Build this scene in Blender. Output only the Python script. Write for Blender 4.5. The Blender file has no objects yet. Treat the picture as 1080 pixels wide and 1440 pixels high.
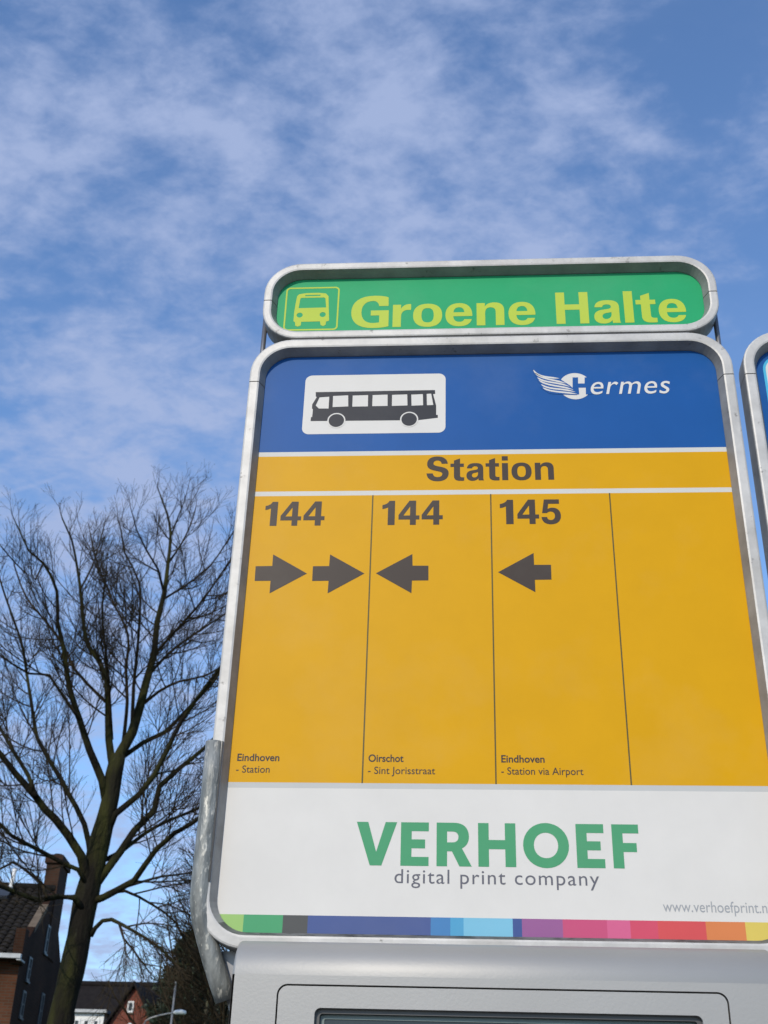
import bpy, math, random
from mathutils import Vector, Matrix
S = bpy.context.scene
COL = S.collection

# ------------------------------------------------------------------ camera
CP = Vector((.2720, -1.3301, 1.4484))
YAW, PITCH, ROLL = -.0804, .5174, .0318
cy, sy, cp_, sp_ = math.cos(YAW), math.sin(YAW), math.cos(PITCH), math.sin(PITCH)
FWD = Vector((sy*cp_, cy*cp_, sp_)); r_ = Vector((cy, -sy, 0)); u_ = r_.cross(FWD)
RGT = r_*math.cos(ROLL) + u_*math.sin(ROLL)
UPV = -r_*math.sin(ROLL) + u_*math.cos(ROLL)
FPX = 1700.
cam = bpy.data.cameras.new('camera'); camo = bpy.data.objects.new('camera', cam); COL.objects.link(camo)
M = Matrix((RGT, UPV, -FWD)).transposed().to_4x4(); M.translation = CP
camo.matrix_world = M
cam.sensor_fit = 'VERTICAL'; cam.sensor_height = 36; cam.sensor_width = 27
cam.lens = FPX/1440*36
cam.clip_start = .05; cam.clip_end = 3000
cam.dof.use_dof = True; cam.dof.focus_distance = 1.55; cam.dof.aperture_fstop = 22
S.camera = camo

# ------------------------------------------------------------------ light
SUN_AZ, SUN_EL = math.radians(197), math.radians(31)      # compass-like: 0 = +Y, clockwise; behind the camera, to its left
sund = Vector((math.sin(SUN_AZ)*math.cos(SUN_EL), math.cos(SUN_AZ)*math.cos(SUN_EL), math.sin(SUN_EL)))
sl = bpy.data.lights.new('sun', 'SUN'); sl.energy = 2.9; sl.angle = math.radians(.53); sl.color = (1, .91, .78)
so = bpy.data.objects.new('sun', sl); COL.objects.link(so)
so.rotation_euler = sund.to_track_quat('Z', 'Y').to_euler(); so.location = (0, 0, 30)
S.view_settings.view_transform = 'Standard'; S.view_settings.look = 'None'
S.view_settings.exposure = 0; S.view_settings.gamma = 1; S.view_settings.use_curve_mapping = False
S.render.resolution_x = 768; S.render.resolution_y = 1024

def ray(px, py):
    return (RGT*((px-540)/FPX) - UPV*((py-720)/FPX) + FWD)
def at(px, py, Y):
    d = ray(px, py); t = (Y-CP.y)/d.y; return CP + d*t

# ------------------------------------------------------------------ sky
w = bpy.data.worlds.new('World'); S.world = w; w.use_nodes = True
nt = w.node_tree; N = nt.nodes; L = nt.links; N.clear()
def nd(t, **k):
    n = N.new(t)
    for a, b in k.items(): setattr(n, a, b)
    return n
def mth(op, a, b=None, clamp=False):
    n = nd('ShaderNodeMath', operation=op, use_clamp=clamp)
    for i, v in enumerate((a, b)):
        if v is None: continue
        if isinstance(v, (int, float)): n.inputs[i].default_value = v
        else: L.new(v, n.inputs[i])
    return n.outputs[0]
out = nd('ShaderNodeOutputWorld'); bg = nd('ShaderNodeBackground'); L.new(bg.outputs[0], out.inputs[0])
sky = nd('ShaderNodeTexSky', sky_type='NISHITA'); sky.sun_disc = False
sky.sun_elevation = SUN_EL; sky.sun_rotation = SUN_AZ; sky.altitude = 0; sky.air_density = 1.25; sky.dust_density = .6; sky.ozone_density = 1.6
tc = nd('ShaderNodeTexCoord'); sep = nd('ShaderNodeSeparateXYZ'); L.new(tc.outputs['Generated'], sep.inputs[0])
zz = mth('MAXIMUM', sep.outputs[2], 0.0)
den = mth('ADD', zz, .22)
pv = nd('ShaderNodeCombineXYZ'); L.new(mth('DIVIDE', sep.outputs[0], den), pv.inputs[0]); L.new(mth('DIVIDE', sep.outputs[1], den), pv.inputs[1])
mp = nd('ShaderNodeMapping'); L.new(pv.outputs[0], mp.inputs[0]); mp.inputs['Rotation'].default_value = (0, 0, math.radians(35)); mp.inputs['Scale'].default_value = (1.0, 1.35, 1)
def noise(src, sc, det, rough, dist=0, off=0):
    n = nd('ShaderNodeTexNoise', noise_dimensions='4D'); L.new(src, n.inputs['Vector']); n.inputs['W'].default_value = off
    n.inputs['Scale'].default_value = sc; n.inputs['Detail'].default_value = det; n.inputs['Roughness'].default_value = rough; n.inputs['Distortion'].default_value = dist
    return n.outputs['Fac']
def ramp(x, a, b):
    n = nd('ShaderNodeMapRange', interpolation_type='SMOOTHSTEP'); L.new(x, n.inputs[0]); n.inputs[1].default_value = a; n.inputs[2].default_value = b
    return n.outputs[0]
big = noise(mp.outputs[0], 1.1, 2, .5, .3, 3.1)
mid = noise(mp.outputs[0], 8.5, 9, .56, .35, 1.7)
fin = noise(mp.outputs[0], 34, 8, .62, .2, 5.2)
# cloud banks: (direction given by pixel), angular radius in degrees, strength
banks = [(25,145,4.0,1.05),(150,60,4,.6),(240,70,4,.55),(200,190,4,.6),(300,250,5,.85),(340,310,4,.7),(190,335,3.5,.6),(395,95,4,.8),(545,180,4.2,.8),(470,310,4,.5),(620,350,4.5,.7),(90,440,3.4,1.0),(120,510,3.4,1.0),(60,480,2.6,.8),(310,395,3.2,.7),(5,385,2.6,.7),
         (330,610,4,.6),(240,560,3.5,.45),(30,650,4,.5),(60,830,5,.8),(210,800,4,.55),(200,960,5,.8),(30,990,4,.7),(270,1090,5,.8),(80,1130,4,.7),(140,1350,5,.95),(0,1240,5,.7),(900,330,6,.22),(860,120,7,.22),(690,180,5.5,.34),(600,40,5,.32),(760,300,5,.28),(980,230,6,.2),(-250,600,9,.8),(-300,100,10,.7),(200,-350,12,.7),(1500,900,8,.5),(1600,200,9,.4)]
acc = None
for px, py, rad, st in banks:
    d = ray(px, py).normalized()
    dp = nd('ShaderNodeVectorMath', operation='DOT_PRODUCT'); L.new(tc.outputs['Generated'], dp.inputs[0]); dp.inputs[1].default_value = d
    g = mth('MULTIPLY', ramp(dp.outputs['Value'], math.cos(math.radians(rad*1.75)), 1.0), st)
    acc = g if acc is None else mth('ADD', acc, g)
back = mth('MULTIPLY', ramp(sep.outputs[1], .25, -.3), mth('MULTIPLY', ramp(big, .40, .62), .7))   # broken cloud in the other half of the sky
acc = mth('MINIMUM', mth('ADD', acc, back), 1.05)
fld = mth('ADD', mth('MULTIPLY', mth('SUBTRACT', mid, .5), 1.7), mth('MULTIPLY', mth('SUBTRACT', fin, .5), .75))
cov = mth('MULTIPLY', ramp(mth('ADD', fld, mth('MULTIPLY', acc, .53)), .18, .98), .92)
cov = mth('ADD', cov, mth('MULTIPLY', ramp(mid, .35, .8), .10))
# an old vapour trail low on the left
v1, v2 = ray(-60, 716).normalized(), ray(92, 668).normalized(); vn = v1.cross(v2).normalized(); vm = (v1+v2).normalized()
vd = nd('ShaderNodeVectorMath', operation='DOT_PRODUCT'); L.new(tc.outputs['Generated'], vd.inputs[0]); vd.inputs[1].default_value = vn
vc = nd('ShaderNodeVectorMath', operation='DOT_PRODUCT'); L.new(tc.outputs['Generated'], vc.inputs[0]); vc.inputs[1].default_value = vm
trail = mth('MULTIPLY', ramp(mth('ABSOLUTE', vd.outputs['Value']), .0030, .0004), mth('MULTIPLY', ramp(vc.outputs['Value'], math.cos(math.radians(3.2)), math.cos(math.radians(1.8))), .2))
cov = mth('ADD', cov, trail)
low = mth('MULTIPLY', ramp(sep.outputs[2], .22, .0), .3)
cov = mth('MINIMUM', mth('ADD', cov, low), .88)
tint = nd('ShaderNodeMix', data_type='RGBA', blend_type='MULTIPLY'); tint.inputs[0].default_value = 1
L.new(sky.outputs[0], tint.inputs[6]); tint.inputs[7].default_value = (.88, 1.10, 1.42, 1)
mx = nd('ShaderNodeMix', data_type='RGBA'); L.new(cov, mx.inputs[0]); L.new(tint.outputs[2], mx.inputs[6]); mx.inputs[7].default_value = (2.85, 3.5, 5.3, 1)
L.new(mx.outputs[2], bg.inputs[0]); bg.inputs[1].default_value = .14

# ------------------------------------------------------------------ materials
def lin(c): return tuple(((x/255/12.92) if x/255 <= .04045 else ((x/255+.055)/1.055)**2.4) for x in c) + (1,)
MATS = {}
def mat(name, col, rough=.6, metal=0, noise_amt=.0, nscale=8, col2=None, bump=0, bscale=60, spec=.5, contrast=(.35,.65), detail=6, coord='Object', stretch=None, layers=()):
    """col/col2 linear rgb. layers: extra (colour, scale, lo, hi, amount) grime masks."""
    if name in MATS: return MATS[name]
    m = bpy.data.materials.new(name); m.use_nodes = True; t = m.node_tree; b = t.nodes['Principled BSDF']
    b.inputs['Roughness'].default_value = rough; b.inputs['Metallic'].default_value = metal; b.inputs['Specular IOR Level'].default_value = spec
    c = tuple(col[:3]) + (1,)
    tcn = t.nodes.new('ShaderNodeTexCoord'); src = tcn.outputs[coord]
    if stretch:
        mpn = t.nodes.new('ShaderNodeMapping'); mpn.inputs['Scale'].default_value = stretch; t.links.new(src, mpn.inputs[0]); src = mpn.outputs[0]
    def nz(sc, det=detail, rg=.6, w_=0.):
        n = t.nodes.new('ShaderNodeTexNoise'); n.noise_dimensions = '4D'; n.inputs['W'].default_value = w_
        n.inputs['Scale'].default_value = sc; n.inputs['Detail'].default_value = det; n.inputs['Roughness'].default_value = rg; t.links.new(src, n.inputs['Vector']); return n.outputs['Fac']
    def mr(x, a, bb, o1=0., o2=1.):
        n = t.nodes.new('ShaderNodeMapRange'); t.links.new(x, n.inputs[0]); n.inputs[1].default_value = a; n.inputs[2].default_value = bb; n.inputs[3].default_value = o1; n.inputs[4].default_value = o2; return n.outputs[0]
    def mix(f, A, B):
        n = t.nodes.new('ShaderNodeMix'); n.data_type = 'RGBA'; t.links.new(f, n.inputs[0])
        for i, v in ((6, A), (7, B)):
            if isinstance(v, tuple): n.inputs[i].default_value = v
            else: t.links.new(v, n.inputs[i])
        return n.outputs[2]
    cur = c
    if col2 is not None: cur = mix(mr(nz(nscale), *contrast), c, tuple(col2[:3])+(1,))
    elif noise_amt:
        d1 = tuple(x*(1-noise_amt) for x in c[:3])+(1,); cur = mix(mr(nz(nscale), *contrast), d1, c)
    for i, (lc, sc, lo, hi, am) in enumerate(layers):
        cur = mix(mr(nz(sc, 8, .65, 3.3+i*2.7), lo, hi, 0, am), cur, tuple(lc[:3])+(1,))
    if isinstance(cur, tuple): b.inputs['Base Color'].default_value = cur
    else: t.links.new(cur, b.inputs['Base Color'])
    if bump:
        bn = t.nodes.new('ShaderNodeBump'); bn.inputs['Strength'].default_value = 1; bn.inputs['Distance'].default_value = bump
        t.links.new(nz(bscale, 5, .6, 9.), bn.inputs['Height']); t.links.new(bn.outputs[0], b.inputs['Normal'])
    MATS[name] = m; return m

def printed(name, col, rough=.42):      # vinyl print: even colour, a breath of dust and a few specks
    return mat(name, col, rough, noise_amt=.05, nscale=14, bump=.00003, bscale=45, spec=.08, layers=(((.5,.48,.42), 5.5, .5, .95, .10), ((.12,.1,.08), 160, .80, .84, .5)))
P_BLUE = printed('blue print', (.012,.087,.29)); P_YEL = printed('yellow print', (.62,.315,.004)); P_WHITE = printed('white print', (.65,.62,.57))
P_GREY = printed('grey print', (.49,.485,.46)); P_STRIPE = printed('pale stripe', (.58,.56,.51)); P_GREEN = printed('green print', (.026,.34,.135))
P_LIME = printed('lime print', (.45,.545,.065)); P_TXT = printed('dark grey print', (.062,.048,.04), .4); P_TXT2 = printed('thin grey print', (.13,.13,.15), .4)
P_PALE = printed('pale grey print', (.32,.33,.34)); P_LOGO = printed('print company green', (.075,.30,.145)); P_BUS = printed('charcoal print', (.035,.037,.045), .4)
P_LINE = printed('divider print', (.10,.085,.035), .4); P_CYAN = printed('cyan print', (.08,.42,.62))
ALU = mat('weathered aluminium', (.40,.385,.36), .5, .1, col2=(.53,.51,.475), nscale=25, bump=.0003, bscale=120, layers=(((.24,.22,.18), 14, .5, .78, .5), ((.05,.04,.03), 75, .615, .68, .6), ((.035,.03,.022), 17, .64, .69, .8), ((.16,.15,.12), 7, .58, .78, .45)))
CHAM = mat('grimy chamfer and side shade aluminium', (.22,.215,.205), .55, .1, col2=(.34,.33,.31), nscale=20, bump=.00025, bscale=120, layers=(((.12,.11,.09), 12, .45, .8, .7), ((.05,.045,.04), 60, .62, .70, .7)))
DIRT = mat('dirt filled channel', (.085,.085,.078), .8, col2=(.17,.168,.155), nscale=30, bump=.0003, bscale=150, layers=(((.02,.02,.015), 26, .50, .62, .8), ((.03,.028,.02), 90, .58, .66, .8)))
GALV = mat('galvanised steel', (.13,.135,.125), .5, .25, col2=(.27,.275,.255), nscale=60, contrast=(.40,.60), bump=.0016, bscale=170, stretch=(1,1,.3), layers=(((.66,.62,.52), 210, .56, .63, .75), ((.36,.37,.35), 70, .50, .64, .5), ((.07,.075,.07), 30, .56, .70, .5)))
SILV = mat('silver paint', (.30,.292,.275), .50, .28, col2=(.325,.317,.30), nscale=4, bump=.00016, bscale=330, layers=(((.30,.29,.27), 30, .62, .78, .3), ((.10,.09,.08), 90, .73, .76, .55)))
DARK = mat('dark joint and gap shade', (.02,.02,.022), .6, noise_amt=.3)
BEZ = mat('grey plastic bezel', (.075,.072,.07), .4, noise_amt=.2)
STEEL = mat('dull steel', (.22,.22,.23), .4, .6, noise_amt=.25)
TEAL = mat('pale teal print', (.15,.20,.19), .4, noise_amt=.1)
DIMGLASS = mat('dim window glass', (.012,.012,.014), .5, spec=.15)  # darker, rougher and less glossy than the other glass
GLASS = mat('glass', (.02,.025,.03), .06, noise_amt=.1)
BARK = mat('mossy bark', (.013,.011,.008), .95, spec=.1, col2=(.036,.036,.011), nscale=3.2, bump=.05, bscale=16, stretch=(1,1,.3), contrast=(.40,.62), layers=(((.075,.075,.045), 12, .60, .72, .5), ((.02,.017,.013), 6, .52, .66, .7)))
TWIG = mat('dark twig bark', (.024,.018,.011), .95, spec=.05, col2=(.048,.036,.022), nscale=3)
BARK2 = mat('dull bark', (.05,.043,.028), .85, col2=(.09,.085,.035), nscale=3)
NEEDLE = mat('dark needles', (.014,.026,.012), .7, col2=(.035,.05,.02), nscale=3)
ASPH = mat('asphalt', (.045,.045,.047), .85, col2=(.065,.064,.062), nscale=3, bump=.004, bscale=90)
PAVE = mat('concrete paving', (.16,.15,.14), .85, col2=(.21,.20,.19), nscale=2, bump=.002, bscale=60)
GRASS = mat('grass ground', (.05,.075,.025), .9, col2=(.08,.09,.04), nscale=.8)
WHITEP = mat('white window paint', (.75,.74,.70), .5, noise_amt=.12)
GREYW = mat('grey window paint', (.035,.040,.048), .45, noise_amt=.2)
STONE = mat('coping stone', (.11,.082,.058), .9, spec=.1, col2=(.16,.125,.09), nscale=4)
LEAD = mat('zinc', (.35,.36,.36), .5, .4, noise_amt=.25)
LAMPG = mat('lamp grey metal', (.28,.28,.27), .5, .4, noise_amt=.2)

def brick_mat(name, c1, c2, mort, sc=1):
    m = bpy.data.materials.new(name); m.use_nodes = True; t = m.node_tree; b = t.nodes['Principled BSDF']; b.inputs['Roughness'].default_value = .9; b.inputs['Specular IOR Level'].default_value = .08
    tcn = t.nodes.new('ShaderNodeTexCoord'); s = t.nodes.new('ShaderNodeSeparateXYZ'); t.links.new(tcn.outputs['Object'], s.inputs[0])
    a = t.nodes.new('ShaderNodeMath'); a.operation = 'ADD'; t.links.new(s.outputs[0], a.inputs[0]); t.links.new(s.outputs[1], a.inputs[1])
    c = t.nodes.new('ShaderNodeCombineXYZ'); t.links.new(a.outputs[0], c.inputs[0]); t.links.new(s.outputs[2], c.inputs[1])
    br = t.nodes.new('ShaderNodeTexBrick'); t.links.new(c.outputs[0], br.inputs['Vector'])
    br.inputs['Scale'].default_value = 1; br.inputs['Brick Width'].default_value = .22; br.inputs['Row Height'].default_value = .065; br.inputs['Mortar Size'].default_value = .008
    br.inputs['Color1'].default_value = c1+(1,); br.inputs['Color2'].default_value = c2+(1,); br.inputs['Mortar'].default_value = mort+(1,)
    n = t.nodes.new('ShaderNodeTexNoise'); n.inputs['Scale'].default_value = .7; n.inputs['Detail'].default_value = 6; t.links.new(tcn.outputs['Object'], n.inputs['Vector'])
    mrn = t.nodes.new('ShaderNodeMapRange'); mrn.inputs[1].default_value = .35; mrn.inputs[2].default_value = .65; mrn.inputs[3].default_value = .6; mrn.inputs[4].default_value = 1.1; t.links.new(n.outputs['Fac'], mrn.inputs[0])
    h = t.nodes.new('ShaderNodeMix'); h.data_type = 'RGBA'; h.blend_type = 'MULTIPLY'; h.inputs[0].default_value = 1; t.links.new(br.outputs[0], h.inputs[6]); t.links.new(mrn.outputs[0], h.inputs[7])
    t.links.new(h.outputs[2], b.inputs['Base Color'])
    return m
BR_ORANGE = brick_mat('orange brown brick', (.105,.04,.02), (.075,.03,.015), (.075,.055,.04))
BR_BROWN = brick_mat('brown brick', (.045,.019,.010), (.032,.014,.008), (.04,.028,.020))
BR_CHIM = brick_mat('chimney brick', (.07,.034,.02), (.05,.025,.016), (.055,.042,.033))
BR_RED = brick_mat('red brick', (.21,.055,.032), (.15,.04,.025), (.15,.09,.07))
TILE = mat('dark roof tiles', (.014,.012,.010), .8, spec=.12, col2=(.034,.028,.022), nscale=5, bump=.01, bscale=12)
TILE2 = mat('brown black roof tiles', (.013,.011,.011), .9, spec=.06, col2=(.021,.018,.017), nscale=5, bump=.01, bscale=12)

# ------------------------------------------------------------------ mesh helpers
def link(name, me, m=None, parent=None):
    o = bpy.data.objects.new(name, me); COL.objects.link(o)
    if m is not None and me is not None: me.materials.append(m)
    if parent is not None: o.parent = parent
    return o
def mesh(name, vs, fs, m, parent=None, smooth=False):
    me = bpy.data.meshes.new(name); me.from_pydata([tuple(v) for v in vs], [], fs); me.update()
    if smooth:
        for p in me.polygons: p.use_smooth = True
    return link(name, me, m, parent)
def thing(name, label, cat, group=None, loc=(0,0,0), rz=0):
    o = bpy.data.objects.new(name, None); COL.objects.link(o); o.location = loc; o.rotation_euler = (0,0,rz); o.empty_display_size = .2
    return tag(o, label, cat, group)
def tag(o, label=None, cat=None, group=None, kind=None):
    for k, v in (('label', label), ('category', cat), ('group', group), ('kind', kind)):
        if v: o[k] = v
    return o
def box(name, x0, x1, y0, y1, z0, z1, m, parent=None, bev=0):
    vs = [(x,y,z) for z in (z0,z1) for y in (y0,y1) for x in (x0,x1)]
    fs = [(0,2,3,1),(4,5,7,6),(0,1,5,4),(2,6,7,3),(0,4,6,2),(1,3,7,5)]
    o = mesh(name, vs, fs, m, parent)
    if bev:
        b = o.modifiers.new('b', 'BEVEL'); b.width = bev; b.segments = 2
    return o
def tube_data(pts, rad, n=6, caps=True):
    """pts list of Vector, rad list; returns verts, faces"""
    vs, fs = [], []
    ref = Vector((.31,.77,.12))
    for i, p in enumerate(pts):
        tg = (pts[min(i+1,len(pts)-1)] - pts[max(i-1,0)])
        if tg.length < 1e-9: tg = Vector((0,0,1))
        tg.normalize(); a = tg.cross(ref)
        if a.length < 1e-3: a = tg.cross(Vector((1,0,0)))
        a.normalize(); b = tg.cross(a)
        for k in range(n):
            th = 2*math.pi*k/n; vs.append(p + (a*math.cos(th)+b*math.sin(th))*rad[i])
    for i in range(len(pts)-1):
        for k in range(n):
            k2 = (k+1)%n; fs.append((i*n+k, i*n+k2, (i+1)*n+k2, (i+1)*n+k))
    if caps:
        fs.append(tuple(range(n))[::-1]); fs.append(tuple((len(pts)-1)*n+k for k in range(n)))
    return vs, fs
def tube(name, pts, rad, m, parent=None, n=12, smooth=True):
    if not isinstance(rad, (list,tuple)): rad = [rad]*len(pts)
    vs, fs = tube_data([Vector(p) for p in pts], rad, n)
    return mesh(name, vs, fs, m, parent, smooth)
def flat(name, contours, y, m, parent=None, ext=0.):
    """filled outlines in the sign plane: contours = list of [(x,z),...], even-odd; ext = half thickness"""
    c = bpy.data.curves.new(name, 'CURVE'); c.dimensions = '2D'; c.fill_mode = 'BOTH' if ext else 'FRONT'; c.extrude = ext
    for ct in contours:
        sp = c.splines.new('POLY'); sp.points.add(len(ct)-1)
        for i, (x, z) in enumerate(ct): sp.points[i].co = (x, z, 0, 1)
        sp.use_cyclic_u = True
    o = bpy.data.objects.new('tmp', c); COL.objects.link(o)
    dg = bpy.context.evaluated_depsgraph_get(); me = bpy.data.meshes.new_from_object(o.evaluated_get(dg))
    bpy.data.objects.remove(o); bpy.data.curves.remove(c)
    for v in me.vertices:
        x, z, d = v.co; v.co = (x, y-d, z)
    if not ext:
        me.flip_normals() if (len(me.polygons) and me.polygons[0].normal.y > 0) else None
    me.name = name; me.materials.clear()
    return link(name, me, m, parent)
def rrect(x0, x1, z0, z1, r, n=8):
    if not isinstance(r, (list,tuple)): r = (r,)*4      # bl, br, tr, tl
    out = []
    for (cx, cz, a0, rr) in ((x0+r[0], z0+r[0], 180, r[0]), (x1-r[1], z0+r[1], 270, r[1]), (x1-r[2], z1-r[2], 0, r[2]), (x0+r[3], z1-r[3], 90, r[3])):
        for k in range(n+1):
            a = math.radians(a0+90*k/n); out.append((cx+rr*math.cos(a), cz+rr*math.sin(a)))
    return out
def circ(cx, cz, r, n=32): return [(cx+r*math.cos(2*math.pi*k/n), cz+r*math.sin(2*math.pi*k/n)) for k in range(n)]
def P0(px, py): v = at(px, py, 0); return (v.x, v.z)

# ------------------------------------------------------------------ lettering: hand-drawn bold grotesque, cap height 100
G = {
'H': (80, ["M0 0 L22 0 L22 44 L58 44 L58 0 L80 0 L80 100 L58 100 L58 61 L22 61 L22 100 L0 100Z"]),
'G': (92, ["M48 54 L92 54 L92 3 C80 -1 68 -2 54 -2 C19 -2 0 17 0 50 C0 83 20 102 55 102 C70 102 82 100 90.5 96 L91 68 L68 68 C66.5 79 62 85 53 85 C35 85 25 72 25 50 C25 28 35 14 53 14 C59 14 64 14.5 69 15.5 L69 38 L48 38Z"]),
'r': (46, ["M0 0 L21 0 L21 33 C21 48 28 54 40 54 C42 54 44 53.8 46 53.5 L46 72.5 C36 73.5 26 70 20.5 58 L20.5 71 L0 71Z"]),
'o': (76, ["M38 -1.5 C62 -1.5 76 11 76 35.5 C76 60 62 72.5 38 72.5 C14 72.5 0 60 0 35.5 C0 11 14 -1.5 38 -1.5Z", "M38 12.5 C49 12.5 54 19 54 35.5 C54 52 49 58.5 38 58.5 C27 58.5 22 52 22 35.5 C22 19 27 12.5 38 12.5Z"]),
'e': (75, ["M75 30.5 L22 30.5 C22.5 18 29 12.5 39 12.5 C46 12.5 51 15 53 20.5 L73.5 20.5 C70 6 58 -1.5 38 -1.5 C15 -1.5 0 11 0 35.5 C0 59 15 72.5 38 72.5 C62 72.5 75 58 75 33Z", "M22.5 43 L53 43 C52 54 47 59 38 59 C29 59 23.5 54 22.5 43Z"]),
'n': (68, ["M0 0 L21 0 L21 40 C21 52 27 57 34 57 C43 57 47 52 47 42 L47 0 L68 0 L68 46 C68 63 60 72.5 44 72.5 C34 72.5 25 69 20.5 60 L20.5 71 L0 71Z"]),
'a': (68, ["M68 0 L47.5 0 L46.5 8.5 C41 1.5 34 -1.5 24 -1.5 C9 -1.5 0 7 0 20 C0 36 11 41 28 43 C40 44.5 45 46 45 51 C45 56.5 41 59 34 59 C27 59 23 56 22 50.5 L2 50.5 C3.5 65 14 72.5 35 72.5 C56 72.5 66 66 66 50 L66 12 C66 6 66.5 3 68 1.5Z", "M45.5 34.5 C41 33 37 32.5 32 31.5 C25 30 21.5 27 21.5 21.5 C21.5 16 25 12.5 31 12.5 C39 12.5 45.5 18 45.5 29Z"]),
'l': (21, ["M0 0 L21 0 L21 100 L0 100Z"]),
't': (47, ["M0 71 L12 71 L12 84 L33 93 L33 71 L46 71 L46 57 L33 57 L33 22 C33 15.5 36 13.5 42 13.5 L47 13.5 L47 0 C44 -1 40 -1 35 -1 C19 -1 12 5 12 19 L12 57 L0 57Z"]),
'S': (80, ["M0 31 C1.5 9 16 -2 40 -2 C64 -2 80 9 80 31 C80 47 70 54 51 58.5 L40 61 C29 64 25 67 25 73 C25 80 31 85 39 85 C48 85 53 80.5 54.5 71 L77 71 C75.5 91 61 102 39 102 C16 102 2 91 2 70.5 C2 54 11 47.5 30 42.5 L42 39.5 C53 36.5 57 34 57 28 C57 20 50 15.5 40.5 15.5 C30 15.5 24 20.5 23 31Z"]),
'i': (21, ["M0 0 L21 0 L21 71 L0 71Z", "M0 82 L21 82 L21 100 L0 100Z"]),
'1': (40, ["M18 0 L40 0 L40 100 L22 100 C18 90 11 84.5 0 83 L0 66 C7 67 13 69 18 73Z"]),
'4': (78, ["M43 0 L65 0 L65 22 L78 22 L78 38.5 L65 38.5 L65 100 L40 100 L0 41 L0 22 L43 22Z", "M43 38.5 L43 76 L18 38.5Z"]),
'5': (76, ["M1 28 C3 8 16 -2 37 -2 C61 -2 76 11 76 33 C76 54 63 66 45 66 C37 66 31 64 26 60.5 L29 82 L71 82 L71 100 L13 100 L4 44 L23 44 C27 48.5 31 50 37 50 C47 50 53 44 53 33 C53 22 47 15.5 37.5 15.5 C29 15.5 24 19 23 28Z"]),
'V': (88, ["M31 0 L56 0 L88 100 L63 100 L44 31 L25 100 L0 100Z"]),
'E': (62, ["M0 0 L62 0 L62 20.5 L24 20.5 L24 40 L54 40 L54 60.5 L24 60.5 L24 79.5 L62 79.5 L62 100 L0 100Z"]),
'F': (60, ["M0 0 L24 0 L24 37 L54 37 L54 57.5 L24 57.5 L24 79.5 L60 79.5 L60 100 L0 100Z"]),
'R': (80, ["M0 0 L24 0 L24 34 L35 34 L52 0 L80 0 L58 41 C68 46 74 55 74 68 C74 89 61 100 40 100 L0 100Z", "M24 79.5 L24 54.5 L36 54.5 C45 54.5 50 59 50 67 C50 75 45 79.5 36 79.5Z"]),
'K': (85, ["M0 0 L24 0 L24 40 L61 40 L61 0 L85 0 L85 100 L61 100 L61 61 L24 61 L24 100 L0 100Z"]),   # the wider H of the printer's name
'O': (104, ["M52 -1.5 C81.5 -1.5 104 21 104 50 C104 79 81.5 101.5 52 101.5 C22.5 101.5 0 79 0 50 C0 21 22.5 -1.5 52 -1.5Z", "M52 21 C35.5 21 24.5 34 24.5 50 C24.5 66 35.5 79 52 79 C68.5 79 79.5 66 79.5 50 C79.5 34 68.5 21 52 21Z"]),
}
def parse(d, n=8):
    toks = d.replace('Z','').replace('M',' M ').replace('L',' L ').replace('C',' C ').split(); out = []; i = 0
    while i < len(toks):
        k = toks[i]; i += 1
        if k in 'ML': out.append((float(toks[i]), float(toks[i+1]))); i += 2
        else:
            p = [float(t) for t in toks[i:i+6]]; i += 6; x0, y0 = out[-1]
            for s in range(1, n+1):
                t = s/n; a, b, c, d_ = (1-t)**3, 3*t*(1-t)**2, 3*t*t*(1-t), t**3
                out.append((a*x0+b*p[0]+c*p[2]+d_*p[4], a*y0+b*p[1]+c*p[3]+d_*p[5]))
    return out
def word(text, spans, ymid, zb, cap, m, y, parent, label=None):
    """each glyph stretched between its measured left and right edges"""
    cts = []
    for ch, (pl, pr) in zip(text, spans):
        wd, paths = G[ch]; xl = P0(pl, ymid)[0]; xr = P0(pr, ymid)[0]
        for d in paths: cts.append([(xl+(xr-xl)*gx/wd, zb+cap*gz/100) for gx, gz in parse(d)])
    o = flat('lettering', cts, y, m, parent)
    if label: o['label'] = label
    return o
def text(body, x0, x1, zb, xh, m, y, parent, off=0., shear=0., sp=1., label=None):
    """thin lettering from Blender's own font; xh = height of the lower-case x"""
    def build(b, of):
        c = bpy.data.curves.new('t', 'FONT'); c.body = b; c.offset = of; c.shear = shear; c.space_character = sp; c.resolution_u = 6
        o = bpy.data.objects.new('t', c); COL.objects.link(o); dg = bpy.context.evaluated_depsgraph_get()
        me = bpy.data.meshes.new_from_object(o.evaluated_get(dg)); bpy.data.objects.remove(o); bpy.data.curves.remove(c); return me
    mx_ = build('x', 0); h = max(v.co.y for v in mx_.vertices); bpy.data.meshes.remove(mx_)
    me = build(body, off); a = min(v.co.x for v in me.vertices); b = max(v.co.x for v in me.vertices)
    k = (x1-x0)/(b-a); kz = xh/h
    for v in me.vertices: v.co = (x0+(v.co.x-a)*k, y, zb+v.co.y*kz)
    if len(me.polygons) and me.polygons[0].normal.y > 0: me.flip_normals()
    me.name = 'lettering'; me.materials.clear(); o = link('lettering', me, m, parent)
    if label: o['label'] = label
    return o

# ------------------------------------------------------------------ ground
def sheet(name, x0, x1, y0, y1, z, m):
    return tag(mesh(name, [(x0,y0,z),(x1,y0,z),(x1,y1,z),(x0,y1,z)], [(0,1,2,3)], m), kind='structure')
sheet('ground', -900, 900, -900, 900, -.12, GRASS)
tag(box('pavement', -30, 40, -3.2, 1.2, -.115, .0, PAVE), kind='structure')
tag(box('kerb', -30, 40, -3.36, -3.205, -.115, .004, STONE), kind='structure')
sheet('road', -80, 90, -10.5, -3.365, -.112, ASPH)

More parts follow.
